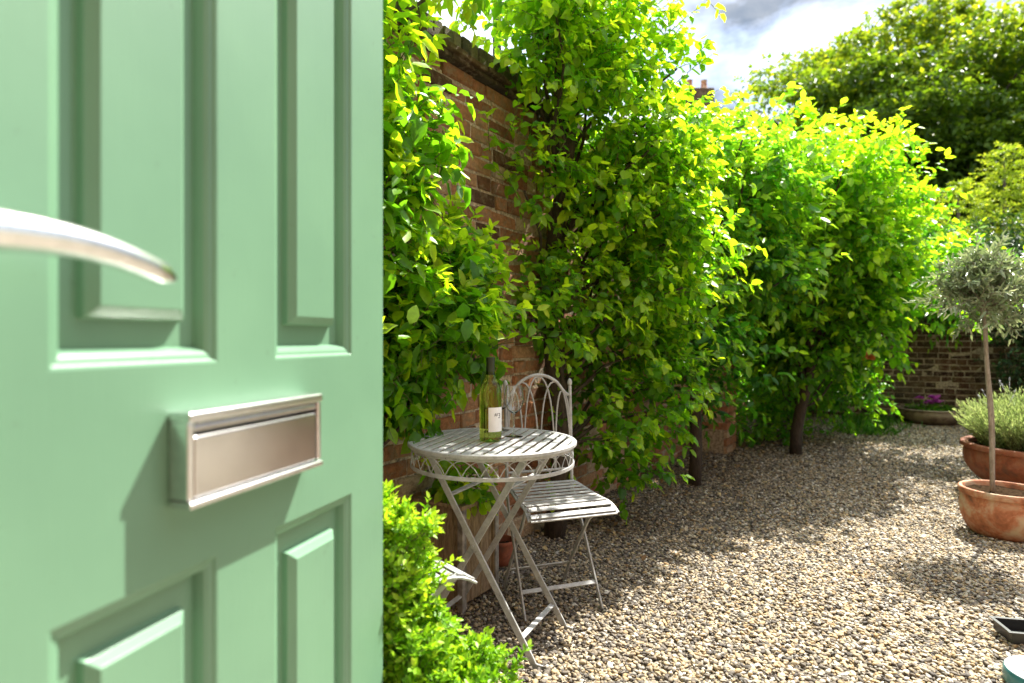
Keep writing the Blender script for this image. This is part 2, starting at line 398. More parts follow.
# ---------------------------------------------------------------- brick walls
def brick_wall(nm, frame, length, height, label, s_off=0.0, bh=.065, mort=.010, thick=.30, mat=None):
    """frame(s, w, z) -> world point; w=0 is the face"""
    root = empty(nm, frame(length/2, -thick/2, 0), 0, label=label, cat='wall')
    b = MB(); z = -.02; row = 0; pitch = bh+mort
    while z < height-.001:
        s = s_off - rng.uniform(0,.05); k = 0
        bl = [.215,.1025]; s -= .17*(row % 2)
        while s < length+s_off:
            L = bl[k % 2]*rng.uniform(.93,1.05)
            dz = rng.normal()*.0015; dw = rng.uniform(-.008,.008); h = bh*rng.uniform(.90,1.02)
            e = .005
            x0, x1, z0, z1 = s, s+L, z+dz, z+dz+h
            j = lambda: rng.uniform(-.004,.004)
            vs = []
            for (xx, zz) in ((x0,z0),(x1,z0),(x1,z1),(x0,z1)): vs.append(frame(xx, -.03, zz))
            for (xx, zz) in ((x0,z0),(x1,z0),(x1,z1),(x0,z1)): vs.append(frame(xx+j(), dw-.005, zz+j()))
            for (xx, zz, ww) in ((x0+e,z0+e,0),(x1-e,z0+e,0),(x1-e,z1-e,0),(x0+e,z1-e,0)): vs.append(frame(xx+j(), dw+j(), zz+j()))
            fs = []
            for q in (0,4):
                for i in range(4): fs.append((q+i, q+(i+1)%4, q+4+(i+1)%4, q+4+i))
            fs.append((8,9,10,11))
            t = float(np.clip(rng.normal(.52,.27),0,1)); b.add(vs, fs, t)
            s += L+mort; k += 1
        z += pitch; row += 1
    b.build('brickwork', mat or M_brick, root)
    c = MB(); 
    def fb(x,y,z): return frame(x,y,z)
    c.box(s_off+length/2, -.008-thick/2, (height-.02)/2, length+.1, thick, height+.02, frame=fb); c.build('mortar', M_mortar, root)
    # creasing tiles, two courses stepping out, then bricks on edge
    t = MB(); top = z
    for lay, (ov, th) in enumerate(((.028,.022),(.05,.024))):
        s = s_off - rng.uniform(0,.1)
        while s < length+s_off:
            L = .165*rng.uniform(.9,1.05); o = ov+rng.uniform(-.008,.008)
            t.box(s+L/2, (o-thick-.03)/2, top+th/2+rng.uniform(-.002,.002), L-.003, thick+o+.03, th, frame=fb, col=float(rng.uniform(0,1)), rz=rng.uniform(-.01,.01)); s += L
        top += th+.003
    t.build('creasing_tiles', M_tile, root, bevel=.003, seg=1)
    k = MB(); s = s_off
    while s < length+s_off:
        L = .068*rng.uniform(.92,1.05)
        k.box(s+L/2, -thick/2+rng.uniform(-.004,.004), top+.052+rng.uniform(-.004,.004), L-.006, thick-.015, .105+rng.uniform(-.004,.004), frame=fb, col=float(rng.uniform(0,1)), rz=rng.uniform(-.02,.02)); s += L
    k.build('coping', M_cope, root, bevel=.006)
    km = MB(); km.box(s_off+length/2, -thick/2, top+.046, length, thick-.04, .09, frame=fb); km.build('coping_mortar', M_mortar, root)
    return root
brick_wall('garden_wall', lambda s,w,z: WP(s,w,z), 10.6, 2.245, 'old red brick garden wall with mossy brick-on-edge coping, behind the climbing pear trees', s_off=-1.2)
E0 = 9.5
pier = empty('brick_pier', WP(5.9,.16,0), 0, label='narrow brick pier standing out from the garden wall between the two apple trunks', cat='pier')
m = MB(); c0 = MB(); m.box(5.88,.150,1.0,.335,.30,2.04,frame=WP); m.build('mortar', M_mortar, pier)
z = 0.0; row = 0
while z < 1.98:
    for (cs,cw,ls,lw) in ([(5.785,.16,.150,.34),(5.975,.16,.21,.34)] if row%2 else [(5.82,.08,.215,.165),(5.82,.255,.215,.165),(6.0,.16,.125,.34)]):
        c0.box(cs+rng.uniform(-.004,.004),cw+rng.uniform(-.004,.004),z+.0325,ls-.006,lw-.004,.064,frame=WP,col=float(np.clip(rng.normal(.62,.22),0,1)))
    z += .075; row += 1
c0.build('brickwork', M_brick, pier, bevel=.006)
m = MB(); m.box(5.89,.165,2.06,.42,.41,.06,frame=WP); m.build('cap_stone', M_cope, pier, bevel=.01)
def endf(s, w, z):          # end wall: runs out from the long wall, its face towards the camera
    p = D_*(E0-w) + N_*(s-W0); return np.array([p[0],p[1],z])
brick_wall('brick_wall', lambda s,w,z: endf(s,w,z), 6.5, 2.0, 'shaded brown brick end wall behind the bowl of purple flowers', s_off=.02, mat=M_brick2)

# ---------------------------------------------------------------- green door
SC = 1.08
P0 = np.array([-.388-.96*.03, .734+.281*.03]); dd = np.array([.281,.9597]); dn = np.array([.9597,-.281])
def DF(t, n, z): p = P0+dd*t+dn*n; return (p[0], p[1], z)
T0, T1 = -.268, .537
door = empty('panelled_door', DF(T1, -.02, 0), 0, label='open mint green panelled door with a silver letterbox, at the left edge', cat='door')
def doorpaint():
    m, nt, p, o = newmat('mint green door paint'); v = objco(nt)
    mp = nd(nt, 'ShaderNodeMapping'); mp.inputs['Scale'].default_value = (60,60,4); nt.links.new(v, mp.inputs[0])
    n = noise(nt, 4, 5, .6, mp.outputs[0]); n2 = noise(nt, 3.5, 4, .5, v)
    r = ramp(nt, n2.outputs[0], [(.3, (.128,.255,.158)), (.7, (.152,.295,.182))]); n3 = noise(nt, 38, 6, .7, v); f3 = ramp(nt, n3.outputs[0], [(.64,(0,0,0)),(.72,(.35,.35,.35))]); c3 = mixc(nt, f3.outputs[0], r.outputs[0], (.08,.12,.08)); nt.links.new(c3, p.inputs['Base Color'])
    p.inputs['Roughness'].default_value = .36; bump(nt, p, n.outputs[0], .12, .003); return m
M_door = doorpaint()
panels = [(-.146,.079), (.196,.417)]
holes = [(a,b,z0,z1) for (a,b) in panels for (z0,z1) in ((.23,.775),(1.032,1.86))]
TK = .044
fm = MB()
ts = sorted({T0,T1,*[p for q in panels for p in q]}); zs = [.012,.23,.775,1.032,1.86,1.985]
def quad(mb, a, b, z0, z1, n, flip=False):
    vs = [DF(a,n,z0),DF(b,n,z0),DF(b,n,z1),DF(a,n,z1)]; mb.add(vs, [(0,1,2,3)[::-1] if flip else (0,1,2,3)])
for i in range(len(ts)-1):
    for j in range(len(zs)-1):
        if (i in (1,3)) and (j in (1,3)): continue
        for (n, fl) in ((0,False),(-TK,True)): quad(fm, ts[i], ts[i+1], zs[j], zs[j+1], n, fl)
for i in range(len(ts)-1):
    for z in (zs[0],zs[-1]): fm.add([DF(ts[i],0,z),DF(ts[i+1],0,z),DF(ts[i+1],-TK,z),DF(ts[i],-TK,z)],[(0,1,2,3)])
for j in range(len(zs)-1):
    for t in (T0,T1): fm.add([DF(t,0,zs[j]),DF(t,0,zs[j+1]),DF(t,-TK,zs[j+1]),DF(t,-TK,zs[j])],[(0,1,2,3)])
for (a,b,z0,z1) in holes:      # moulded reveal of each opening
    loops = [(0,0),(.003,-.001),(.005,-.004),(.011,-.0055),(.016,-.0085),(.019,-.0155),(.021,-.0215)]
    for side, sgn in ((0,1),(1,-1)):
        for k in range(len(loops)-1):
            (i0,d0),(i1,d1) = loops[k],loops[k+1]
            base = 0 if side == 0 else -TK
            q0 = [(a+i0,z0+i0),(b-i0,z0+i0),(b-i0,z1-i0),(a+i0,z1-i0)]; q1 = [(a+i1,z0+i1),(b-i1,z0+i1),(b-i1,z1-i1),(a+i1,z1-i1)]
            vs = [DF(t,base+sgn*d0,z) for t,z in q0]+[DF(t,base+sgn*d1,z) for t,z in q1]
            fm.add(vs, [(m,(m+1)%4,4+(m+1)%4,4+m) for m in range(4)])
fm.build('door_frame', M_door, door, weld=True, bevel=.0012, seg=2)
for (a,b,z0,z1) in holes:
    pm = MB(); rows = [(.012,-.0215),(.044,-.0215),(.0455,-.0115),(.056,-.0035),(.0575,-.002)]
    iz = lambda i: i if i < .03 else i+.010
    for k in range(len(rows)-1):
        (i0,d0),(i1,d1) = rows[k],rows[k+1]
        q0 = [(a+i0,z0+iz(i0)),(b-i0,z0+iz(i0)),(b-i0,z1-iz(i0)),(a+i0,z1-iz(i0))]; q1 = [(a+i1,z0+iz(i1)),(b-i1,z0+iz(i1)),(b-i1,z1-iz(i1)),(a+i1,z1-iz(i1))]
        pm.add([DF(t,d0,z) for t,z in q0]+[DF(t,d1,z) for t,z in q1], [(m,(m+1)%4,4+(m+1)%4,4+m) for m in range(4)])
    i = rows[-1][0]; pm.add([DF(a+i,-.002,z0+iz(i)),DF(b-i,-.002,z0+iz(i)),DF(b-i,-.002,z1-iz(i)),DF(a+i,-.002,z1-iz(i))],[(0,1,2,3)])
    i = .012; pm.add([DF(a+i,-.026,z0+i),DF(b-i,-.026,z0+i),DF(b-i,-.026,z1-i),DF(a+i,-.026,z1-i)],[(3,2,1,0)])
    pm.build('door_panel', M_door, door, weld=True, bevel=.0012, seg=2)
M_chrome = plain('satin nickel', (.80,.80,.80), .24, 1.0, var=.05, scale=90, bmp=.03)
M_flap = plain('tarnished nickel flap', (.62,.605,.59), .2, 1.0, var=.03, scale=20, bmp=.02)
M_dark = plain('black rubber', (.015,.015,.015), .6)
# letterbox
lm = MB(); la, lb, lz0, lz1 = -.003, .272, .858, .975; PR = .032
def dbox(mb, a, b, z0, z1, n0, n1):
    vs = [DF(t,n,z) for n in (n0,n1) for (t,z) in ((a,z0),(b,z0),(b,z1),(a,z1))]
    mb.add(vs, [(3,2,1,0),(4,5,6,7),(0,1,5,4),(1,2,6,5),(2,3,7,6),(3,0,4,7)])
dbox(lm, la, lb, lz1-.013, lz1, .0005, PR+.002)
dbox(lm, la, lb, lz0, lz0+.009, .0005, PR+.003)
dbox(lm, la, la+.010, lz0+.0102, lz1-.0122, .0005, PR-.001)
dbox(lm, lb-.010, lb, lz0+.0102, lz1-.0122, .0005, PR-.001)
letter = lm.build('letterbox', M_chrome, door, bevel=.0028, seg=3)
fl = MB(); dbox(fl, la+.0115, lb-.0115, lz0+.0105, lz1-.030, .004, PR-.003); fl.build('flap', M_flap, letter, bevel=.003, seg=3)
fl2 = MB(); fl2.tube([DF(la+.0115,PR-.010,lz1-.0205),DF(lb-.0115,PR-.010,lz1-.0205)], .0062, 12); dbox(fl2, la+.0105, lb-.0105, lz0+.0103, lz1-.0123, .0006, .003)
fl2.build('flap_hinge', M_flap, letter, smooth=True)
# lever handle
hd = MB(); ta, tb = -.252, -.207; hz0, hz1 = .94, 1.20
dbox(hd, ta, tb, hz0, hz1, .0005, .009)
handle = hd.build('door_handle', M_chrome, door, bevel=.004, seg=3)
lv = MB(); lv.tube([DF(-.236,.009,1.146),DF(-.236,.040,1.148),DF(-.236,.074,1.150)], .0115, 16)
pts = []; rr = []
for i in range(15):
    u = i/14; t = -.268+.201*u
    z = 1.150 - .004*u - .017*u**2.2 + .006*math.sin(u*3.1); n = .072+.004*math.sin(u*3.1)
    pts.append(DF(t,n,z)); rr.append(.0178*(1-.38*u) if i != 14 else .006)
lv.tube(pts, rr, 14, up=(0,0,1)); lv.build('lever', M_chrome, handle, smooth=True)
kh = MB(); kh.tube([DF(-.236,.0095,1.03),DF(-.236,.0125,1.03)], .0085, 16); kh.build('lock_cylinder', M_dark, handle, smooth=True)
for z in (.3,1.0,1.75):
    hm = MB(); hm.tube([DF(T1+.006,-.030,z-.05),DF(T1+.006,-.030,z+.05)], .0058, 12); hm.build('hinge', M_chrome, door, smooth=True)
st = MB(); dbox(st, T0-.45, T1+.12, -.02, .0105, -.16, .55)
tag(st.build('doorstep', plain('step stone', (.33,.3,.25), .85, var=.15, bmp=.4), bevel=.006), 'flat buff stone step under the open green door', 'doorstep')

# ---------------------------------------------------------------- bistro table
TC = np.array([-.07, 2.19]); TZ = .700
tbl = empty('bistro_table', (TC[0],TC[1],0), 0, label='round folding metal bistro table in weathered cream paint with slatted top', cat='table')
tt = MB(); tt.ring((TC[0],TC[1],TZ-.006), .292, 0, 96, flat=(.018,.014)); 
SA = R(17); sd = np.array([math.sin(SA),math.cos(SA)]); sn = np.array([sd[1],-sd[0]])
k = -7
for k in range(-7,8):
    o = k*.0375; L = math.sqrt(max(.0,.286**2-o*o))
    a = TC+sn*o-sd*L; b = TC+sn*o+sd*L
    tt.tube([(*a,TZ-.004),(*b,TZ-.004)], 0, flat=(.0235,.005), up=(0,0,1))
tt.build('tabletop', M_metal, tbl, smooth=True)
un = MB()
for o in (-.17,.17): 
    a = TC+sd*o-sn*math.sqrt(.285**2-o*o); b = TC+sd*o+sn*math.sqrt(.285**2-o*o)
    un.tube([(*a,TZ-.013),(*b,TZ-.013)], 0, flat=(.018,.005))
un.build('cross_rails', M_metal, tbl, smooth=True)
ap = MB(); ap.ring((TC[0],TC[1],TZ-.078), .290, 0, 96, flat=(.005,.013)); ap.ring((TC[0],TC[1],TZ-.018), .288, 0, 96, flat=(.004,.010))
NA = 15
for i in range(NA):           # interlaced arches round the apron
    for off in (0,.5):
        a0 = 2*math.pi*(i+off)/NA; a1 = a0+2*math.pi/NA; pts = []
        for j in range(9):
            u = j/8; an = a0+(a1-a0)*u; h = math.sin(math.pi*u)**.75
            pts.append((TC[0]+.288*math.cos(an), TC[1]+.288*math.sin(an), TZ-.074+.052*h))
        ap.tube(pts, .0016, 6)
ap.build('scrollwork_apron', M_metal, tbl, smooth=True)
la_ = np.array([.427,.904]); lb_ = np.array([.904,-.427])
def table_leg(side, sep, sgn):
    foot = TC+lb_*.225*sgn+la_*sep; top = TC-lb_*.19*sgn+la_*sep
    m = MB(); f3 = np.array([*foot,.004]); t3 = np.array([*top,TZ-.02])
    hor = np.array([*(lb_*sgn),0])
    m.tube([f3+hor*.028, f3+np.array([0,0,.004]), f3*.97+t3*.03+np.array([0,0,.004]), f3*.5+t3*.5, t3], 0, flat=(.0075,.0225), up=(*lb_*1.0,.9*sgn))
    return m.build('leg', M_metal, tbl, smooth=True), f3, t3
frames = []
for sgn, w in ((1,.142),(-1,.124)):
    l1 = table_leg(0, -w, sgn); l2 = table_leg(0, w, sgn); frames.append((l1,l2))
    for fr in ((.12),(.77)) if sgn == 1 else ((.10),(.83)):
        p = l1[1]*(1-fr)+l1[2]*fr; q = l2[1]*(1-fr)+l2[2]*fr
        m = MB(); m.tube([p,q], 0, flat=(.018,.006), up=(.3,0,1)); m.build('leg_brace', M_metal, tbl, smooth=True)
for s_ in (-1,1):
    rv = MB(); c = np.array([*(TC+la_*.133*s_), .36]); c2 = np.array([*(TC+la_*.150*s_), .36]); rv.tube([c,c2], .006, 10); rv.build('pivot_bolt', M_metal, tbl, smooth=True)

# ---------------------------------------------------------------- bistro chairs (own local frame: x width, y forward, origin between the feet)
def make_chair(label):
    root = empty('bistro_chair', (0,0,0), 0, label=label, cat='chair', group='folding metal bistro chairs at the table')
    def hw(y): return .145+.027*(y+.14)/.30        # half width of the tapering seat, y from -.14 (back) to .16 (front)
    def sz(y): 
        u = (y+.14)/.31; return .452+.008*math.cos(u*3.14*1.2) - (.030*max(0,(u-.75)/.25)**2) - .006*math.sin(u*3.14)
    m = MB()
    for i in range(10):
        y = -.135+.0335*i; a = hw(y)
        m.tube([(-a,y,sz(y)),(a,y,sz(y))], 0, flat=(.022,.004), up=(0,.0 if i<8 else .45,1))
    m.build('seat', M_metal, root, smooth=True)
    m = MB()
    for s in (-1,1):
        m.tube([(s*(hw(y)+.002), y, sz(y)-.006) for y in np.linspace(-.15,.176,14)], 0, flat=(.006,.018), up=(1,0,0))
    m.tube([(-hw(.175),.175,sz(.176)-.006),(hw(.175),.175,sz(.176)-.006)], 0, flat=(.016,.006), up=(0,.4,1))
    m.build('seat_frame', M_metal, root, smooth=True)
    # backrest: two posts joined by a high arch, interlaced gothic arches inside
    b = MB(); bw = .146; by = -.165
    def yb(z): return by-.10*(z-.45)*.5
    for s in (-1,1):
        b.tube([(s*bw,yb(z),z) for z in np.linspace(.40,.855,8)], .0072, 10)
        b.tube([(s*bw,yb(.86),.855),(s*bw,yb(.86),.862),(s*bw,yb(.87),.872),(s*bw,yb(.88),.882),(s*bw,yb(.89),.888)], [.004,.009,.0105,.0075,.001], 10)
    arc = []
    for i in range(25):
        u = -1+2*i/24; a = abs(u)
        z = .905-.075*(a**2)*1.25 if a < .62 else .905-.075*.62**2*1.25 - .052*math.sin((a-.62)/.38*math.pi/2)
        arc.append((u*bw, yb(z), z))
    b.tube(arc, .0068, 10)
    def archz(x):
        u = abs(x/bw); return .905-.075*(u**2)*1.25 if u < .62 else .905-.075*.62**2*1.25-.052*math.sin((u-.62)/.38*math.pi/2)
    b.tube([(-bw,yb(.505),.505),(bw,yb(.505),.505)], .0058, 8)
    b.build('backrest', M_metal, root, smooth=True)
    g = MB(); wd = bw*2/4
    def arch(x0, x1, z0):
        xm = (x0+x1)/2; top = archz(xm)-.006
        for s in (0,1):
            xs = x0 if s == 0 else x1; pts = []
            for i in range(9):
                u = i/8; pts.append((xs+(xm-xs)*(u**2.1), yb(z0+(top-z0)*u), z0+(top-z0)*math.sin(u*math.pi/2)**.9))
            g.tube(pts, .0036, 6)
    for i in range(3): arch(-bw+i*wd+.004, -bw+(i+2)*wd-.004, .506)
    for (x0, x1) in ((-bw,-bw+wd),(bw-wd,bw)): arch(x0, x1, .506)
    g.build('back_tracery', M_metal, root, smooth=True)
    for s in (-1,1):
        m = MB(); m.tube([(s*bw,-.163,.43),(s*(bw+.006),-.13,.38),(s*(bw+.012),.03,.10),(s*(bw+.014),.085,.008)], 0, flat=(.007,.017), up=(0,1,.5))
        m.build('leg', M_metal, root, smooth=True)
        m = MB(); m.tube([(s*(hw(.13)-.008),.13,.432),(s*(hw(.13)-.010),.085,.415),(s*(bw-.004),.0,.335),(s*(bw-.008),-.16,.12),(s*(bw-.008),-.225,.012),(s*(bw-.008),-.245,.004)], 0, flat=(.007,.017), up=(0,-1,.5))
        m.build('leg', M_metal, root, smooth=True)
    m = MB(); m.tube([(-bw-.012,.035,.095),(bw+.012,.035,.095)], 0, flat=(.016,.006), up=(0,1,1)); m.build('stretcher', M_metal, root, smooth=True)
    m = MB(); m.tube([(-bw+.008,-.17,.105),(bw-.008,-.17,.105)], 0, flat=(.016,.006), up=(0,-1,1)); m.build('stretcher', M_metal, root, smooth=True)
    return root
def copy_tree(o, parent=None):
    c = o.copy(); COL.objects.link(c); c.parent = parent
    for ch in [q for q in o.children]: copy_tree(ch, c)
    return c
chair = make_chair('cream metal bistro chair with an arched back, behind the right of the round table')
chair2 = copy_tree(chair); chair2['label'] = 'cream metal bistro chair half hidden in the bright green bush, only its seat edge showing'
# local +y (forward) -> (.33,-.94)
def face(o, x, y, fx, fy): o.location = (x,y,0.004); o.rotation_euler = (0,0,math.atan2(-fx, fy))
face(chair, .172, 2.40, .33, -.94)
face(chair2, -.345, 1.665, .78, .62)

# ---------------------------------------------------------------- bottle and glasses
def glassmat(name, col, rough=.0, ior=1.45):
    m, nt, p, o = newmat(name); p.inputs['Base Color'].default_value = (*col,1); p.inputs['Roughness'].default_value = rough
    p.inputs['Transmission Weight'].default_value = 1; p.inputs['IOR'].default_value = ior; return m
bp = at(490.5, 442, 2.165); bp[2] = TZ-.0010
bot = empty('wine_bottle', bp, 0, label='green-glass white wine bottle with a white label, standing on the slatted table', cat='bottle')
prof = [(0,.012),(.018,.006),(.030,.0025),(.036,.0022),(.0385,.006),(.0392,.02),(.0392,.168),(.0380,.183),(.0335,.199),(.026,.212),(.0195,.224),(.0163,.238),(.0150,.255),(.0143,.290),(0,.290)]
m = MB(); m.lathe(bp, prof, 48); m.build('glass_body', glassmat('green bottle glass', (.66,.82,.12), .01, 1.38), bot, smooth=True)
m = MB(); m.lathe(bp, [(.0155,.236),(.0158,.2365),(.0152,.27),(.0150,.281),(.0160,.282),(.0160,.290),(.0152,.2975),(.0,.298)], 32); m.build('neck_foil', plain('dark green foil', (.03,.04,.02), .35, .3), bot, smooth=True)
m = MB(); la0, la1 = R(-90-8), R(-90+100); m.lathe(bp, [(.03945,.038),(.0396,.039),(.0396,.122),(.03945,.123)], 28, a0=la0, a1=la1)
lab = m.build('bottle_label', plain('label paper', (.78,.77,.73), .7, var=.03), bot, smooth=True)
cu = bpy.data.curves.new('txt', 'FONT'); cu.body = '#3'; cu.size = 1; to = bpy.data.objects.new('txt', cu); COL.objects.link(to)
bpy.context.view_layer.update(); dg = bpy.context.evaluated_depsgraph_get(); tm = bpy.data.meshes.new_from_object(to.evaluated_get(dg)); bpy.data.objects.remove(to)
bm = bmesh.new(); bm.from_mesh(tm); bmesh.ops.subdivide_edges(bm, edges=bm.edges[:], cuts=1)
xs = [v.co.x for v in bm.verts]; xm = (min(xs)+max(xs))/2
for v in bm.verts:
    sz = .020 if v.co.x < .62 else .030
    u = (v.co.x-xm)*.026; an = R(-90+40)+u/.0399; z = .085+v.co.y*(.017 if v.co.x < .60 else .026) + (.008 if v.co.x < .60 else 0)
    v.co = Vector((bp[0]+.0399*math.cos(an), bp[1]+.0399*math.sin(an), bp[2]+z))
bm.to_mesh(tm); bm.free(); tm.materials.clear(); link('label_number', tm, plain('label ink', (.03,.03,.035), .6), lab)
wg = glassmat('clear wine glass', (.97,.985,.98))
def wine_glass(p, k, label):
    g = empty('wine_glass', p, 0, label=label, cat='wine glass', group='stemmed wine glasses on the table')
    b = MB(); O = [(.0055,.088),(.012,.092),(.026,.105),(.036,.125),(.0385,.142),(.036,.165),(.0315,.192),(.0305,.196)]
    I = [(.0295,.196),(.0304,.192),(.0348,.165),(.0372,.142),(.0346,.126),(.025,.107),(.011,.0945),(.0,.092)]
    b.lathe(p, [(r*k,z*k) for r,z in O+I], 40); b.build('bowl', wg, g, smooth=True)
    s = MB(); s.lathe(p, [(0,.0008),(.034*k,.001),(.0345*k,.0022),(.02*k,.0045),(.006*k,.009*k),(.0036*k,.02*k),(.0034*k,.07*k),(.005*k,.086*k),(.0055*k,.0885*k),(0,.0915*k)], 32); s.build('stem', wg, g, smooth=True)
p = at(514, 437, 2.26); p[2] = TZ-.0010; wine_glass(p, .97, 'clear stemmed wine glass in front, just right of the bottle')
p = at(501.5, 434, 2.42); p[2] = TZ-.0010; wine_glass(p, .92, 'clear wine glass behind the bottle, mostly hidden by it')

# ---------------------------------------------------------------- pots
def terramat(name, a, b, lime=.5):
    m, nt, p, o = newmat(name); v = objco(nt); n = noise(nt, 9, 7, .65, v, .4); n2 = noise(nt, 60, 5, .6, v)
    r = ramp(nt, n2.outputs[0], [(.3,a),(.7,b)])
    f = ramp(nt, n.outputs[0], [(.44,(0,0,0)),(.62,(lime,)*3)]); c = mixc(nt, f.outputs[0], r.outputs[0], (.5,.43,.28))
    f2 = ramp(nt, n.outputs[0], [(.32,(.7,)*3),(.45,(0,0,0))]); c = mixc(nt, f2.outputs[0], c, (.07,.05,.03))
    nt.links.new(c, p.inputs['Base Color']); p.inputs['Roughness'].default_value = .7; bump(nt, p, n2.outputs[0], .3, .004); return m
M_terra = terramat('terracotta', (.34,.105,.04), (.48,.17,.07), .75)
M_terra2 = terramat('dark glazed terracotta', (.2,.05,.02), (.32,.09,.035), .15)
M_comp = plain('potting compost', (.035,.022,.013), 1.0, var=.4, scale=80, bmp=.6, spec=.0)
def pot(p, rt, rb, h, mat, label, cat='plant pot', belly=.1, name='plant_pot', rim=.035):
    g = empty(name, p, 0, label=label, cat=cat); pr = [(0,.004),(rb*.8,.0),(rb,.006)]
    for i in range(1,13):
        u = i/12; r = rb+(rt*.965-rb)*(u**.62)+belly*rt*math.sin(math.pi*u)*.25; pr.append((r, .006+(h-rim-.006)*u))
    pr += [(rt*.985,h-rim),(rt*1.01,h-rim+.004),(rt*1.02,h-rim*.5),(rt*1.01,h-.004),(rt*.99,h),(rt*.93,h),(rt*.905,h-.006),(rt*.89,h-.05)]
    m = MB(); m.lathe(p, pr, 56, .004); m.build('pot', mat, g, smooth=True)
    m = MB(); n = 40; vs = [(p[0],p[1],p[2]+h-.026)]; 
    for rr_ in (.5,.9):
        for i in range(n):
            a = 2*math.pi*i/n; vs.append((p[0]+rt*rr_*math.cos(a), p[1]+rt*rr_*math.sin(a), p[2]+h-.034+rng.uniform(0,.012)))
    fs = [(0,1+i,1+(i+1)%n) for i in range(n)]+[(1+i,1+n+i,1+n+(i+1)%n,1+(i+1)%n) for i in range(n)]
    m.add(vs, fs); m.build('compost', M_comp, g, smooth=True)
    return g
PO = np.array([2.66, 3.29, .004]); pot(PO, .205, .150, .250, M_terra, 'round terracotta pot with lime stains holding the small olive tree', belly=.35)
PL = np.array([3.60, 4.12, .006]); pot(PL, .46, .22, .335, M_terra2, 'large brown terracotta bowl pot full of lavender, behind the olive pot', belly=.5)

# olive tree
ol = empty('olive_tree', PO+np.array([0,0,.20]), 0, label='small standard olive tree with a grey-green ball crown, in the round terracotta pot', cat='tree')
oc = at(984, 291, 3.33); ob = at(993, 489, 3.33); ob[2] = .2
m = MB(); st_ = limb(m, ob, oc-np.array([0,0,.12]), .0125, .009, .012, 12)
limb(m, ob+np.array([.02,.02,0]), oc+np.array([.02,.01,-.16]), .0085,.007,.008,12)
cl = inell(oc+np.array([.0,0,.0]), (.165,.165,.145), 40, .25)
for c in cl[:26]: limb(m, st_[-1]+rng.normal(size=3)*.01, c, .005, .002, .06, 5)
m.build('trunk', M_barkpale, ol, smooth='full')
cl4 = np.column_stack([cl, np.full(len(cl), .075)])
leafy('foliage', shoots(cl4, 8, (.07,.16), .35, .8, .7), 11, .050, L_olive, ol, wr=.22, droop=.0, youngtip=.35, base=.45, curl=.08, bend=-.1, twigmat=M_barkpale, stem_r=.0014)

# lavender
lv_ = empty('lavender_plant', PL+np.array([0,0,.3]), 0, label='bushy pale green lavender growing in the large brown pot', cat='plant')
n = 1100; a = rng.uniform(0,6.28,n); q = np.sqrt(rng.uniform(0,1,n)); B_ = np.stack([PL[0]+q*.33*np.cos(a), PL[1]+q*.36*np.sin(a), np.full(n,.31)],1)
dv = nrm(np.stack([q*np.cos(a)*.6, q*np.sin(a)*.6, np.full(n,1.0)],1)+rng.normal(size=(n,3))*.14)
leafy('foliage', (B_, dv, rng.uniform(.24,.46,n)*(1.05-.30*q)), 26, .036, L_lav, lv_, wr=.15, droop=-.35, youngtip=.35, base=.4, spread=.6, curl=.1, bend=-.06)
n = 16; a = rng.uniform(0,6.28,n); q = np.sqrt(rng.uniform(0,1,n)); fb_ = np.stack([PL[0]+q*.36*np.cos(a), PL[1]+q*.36*np.sin(a), rng.uniform(.58,.66,n)],1)
m = MB()
for p in fb_:
    dx, dy = rng.normal(size=2)*.03; h = rng.uniform(.05,.12)
    m.tube([p, p+np.array([dx,dy,h])], .0015, 4); m.tube([p+np.array([dx,dy,h]), p+np.array([dx,dy,h+.012]), p+np.array([dx*1.2,dy*1.2,h+.03])], [.003,.0055,.002], 6)
tag(m.build('flower_spikes', plain('lavender buds', (.4,.4,.42), .8, var=.3), lv_, smooth='full'), kind='stuff')

# bowl of purple flowers by the end wall
pb = endf(1.93,.34,.008)
pot(pb, .36, .2, .19, terramat('stone bowl', (.12,.085,.05), (.24,.18,.11), .4), 'wide shallow brown bowl planter against the end wall', belly=.4, rim=.02)
fp = empty('purple_flower', pb+np.array([0,0,.16]), 0, label='purple-pink flower blooming in the shallow bowl by the end wall', cat='flower')
n = 90; o_ = rdir(n); o_[:,2] = np.abs(o_[:,2])
leafy('foliage', (np.tile(pb+np.array([.0,0,.165]),(n,1))+o_*np.array([.16,.16,0]), nrm(o_+np.array([0,0,.3])), rng.uniform(.04,.12,n)), 5, .05, L_ivy, fp, wr=.3)
M_petal = leafmat('magenta petal', (.3,.03,.3), (.55,.07,.5), (.75,.2,.65), .4, .5, (1.1,.9,1.1))
fc = pb+np.array([-.03,-.08,.29]); n = 60; 
ctr = fc+rng.normal(size=(n//6,3))*np.array([.045,.04,.02]); ctr = np.repeat(ctr, 6, 0)
aa = rng.uniform(0,6.28,n); dr = np.stack([np.cos(aa),np.sin(aa),rng.uniform(.1,.8,n)],1)
leaves('petals', ctr, dr, nrm(rng.normal(size=(n,3))*.3+np.array([0,-.3,1])), np.full(n,.065), rng.uniform(.2,1,n), M_petal, fp, wr=.6)

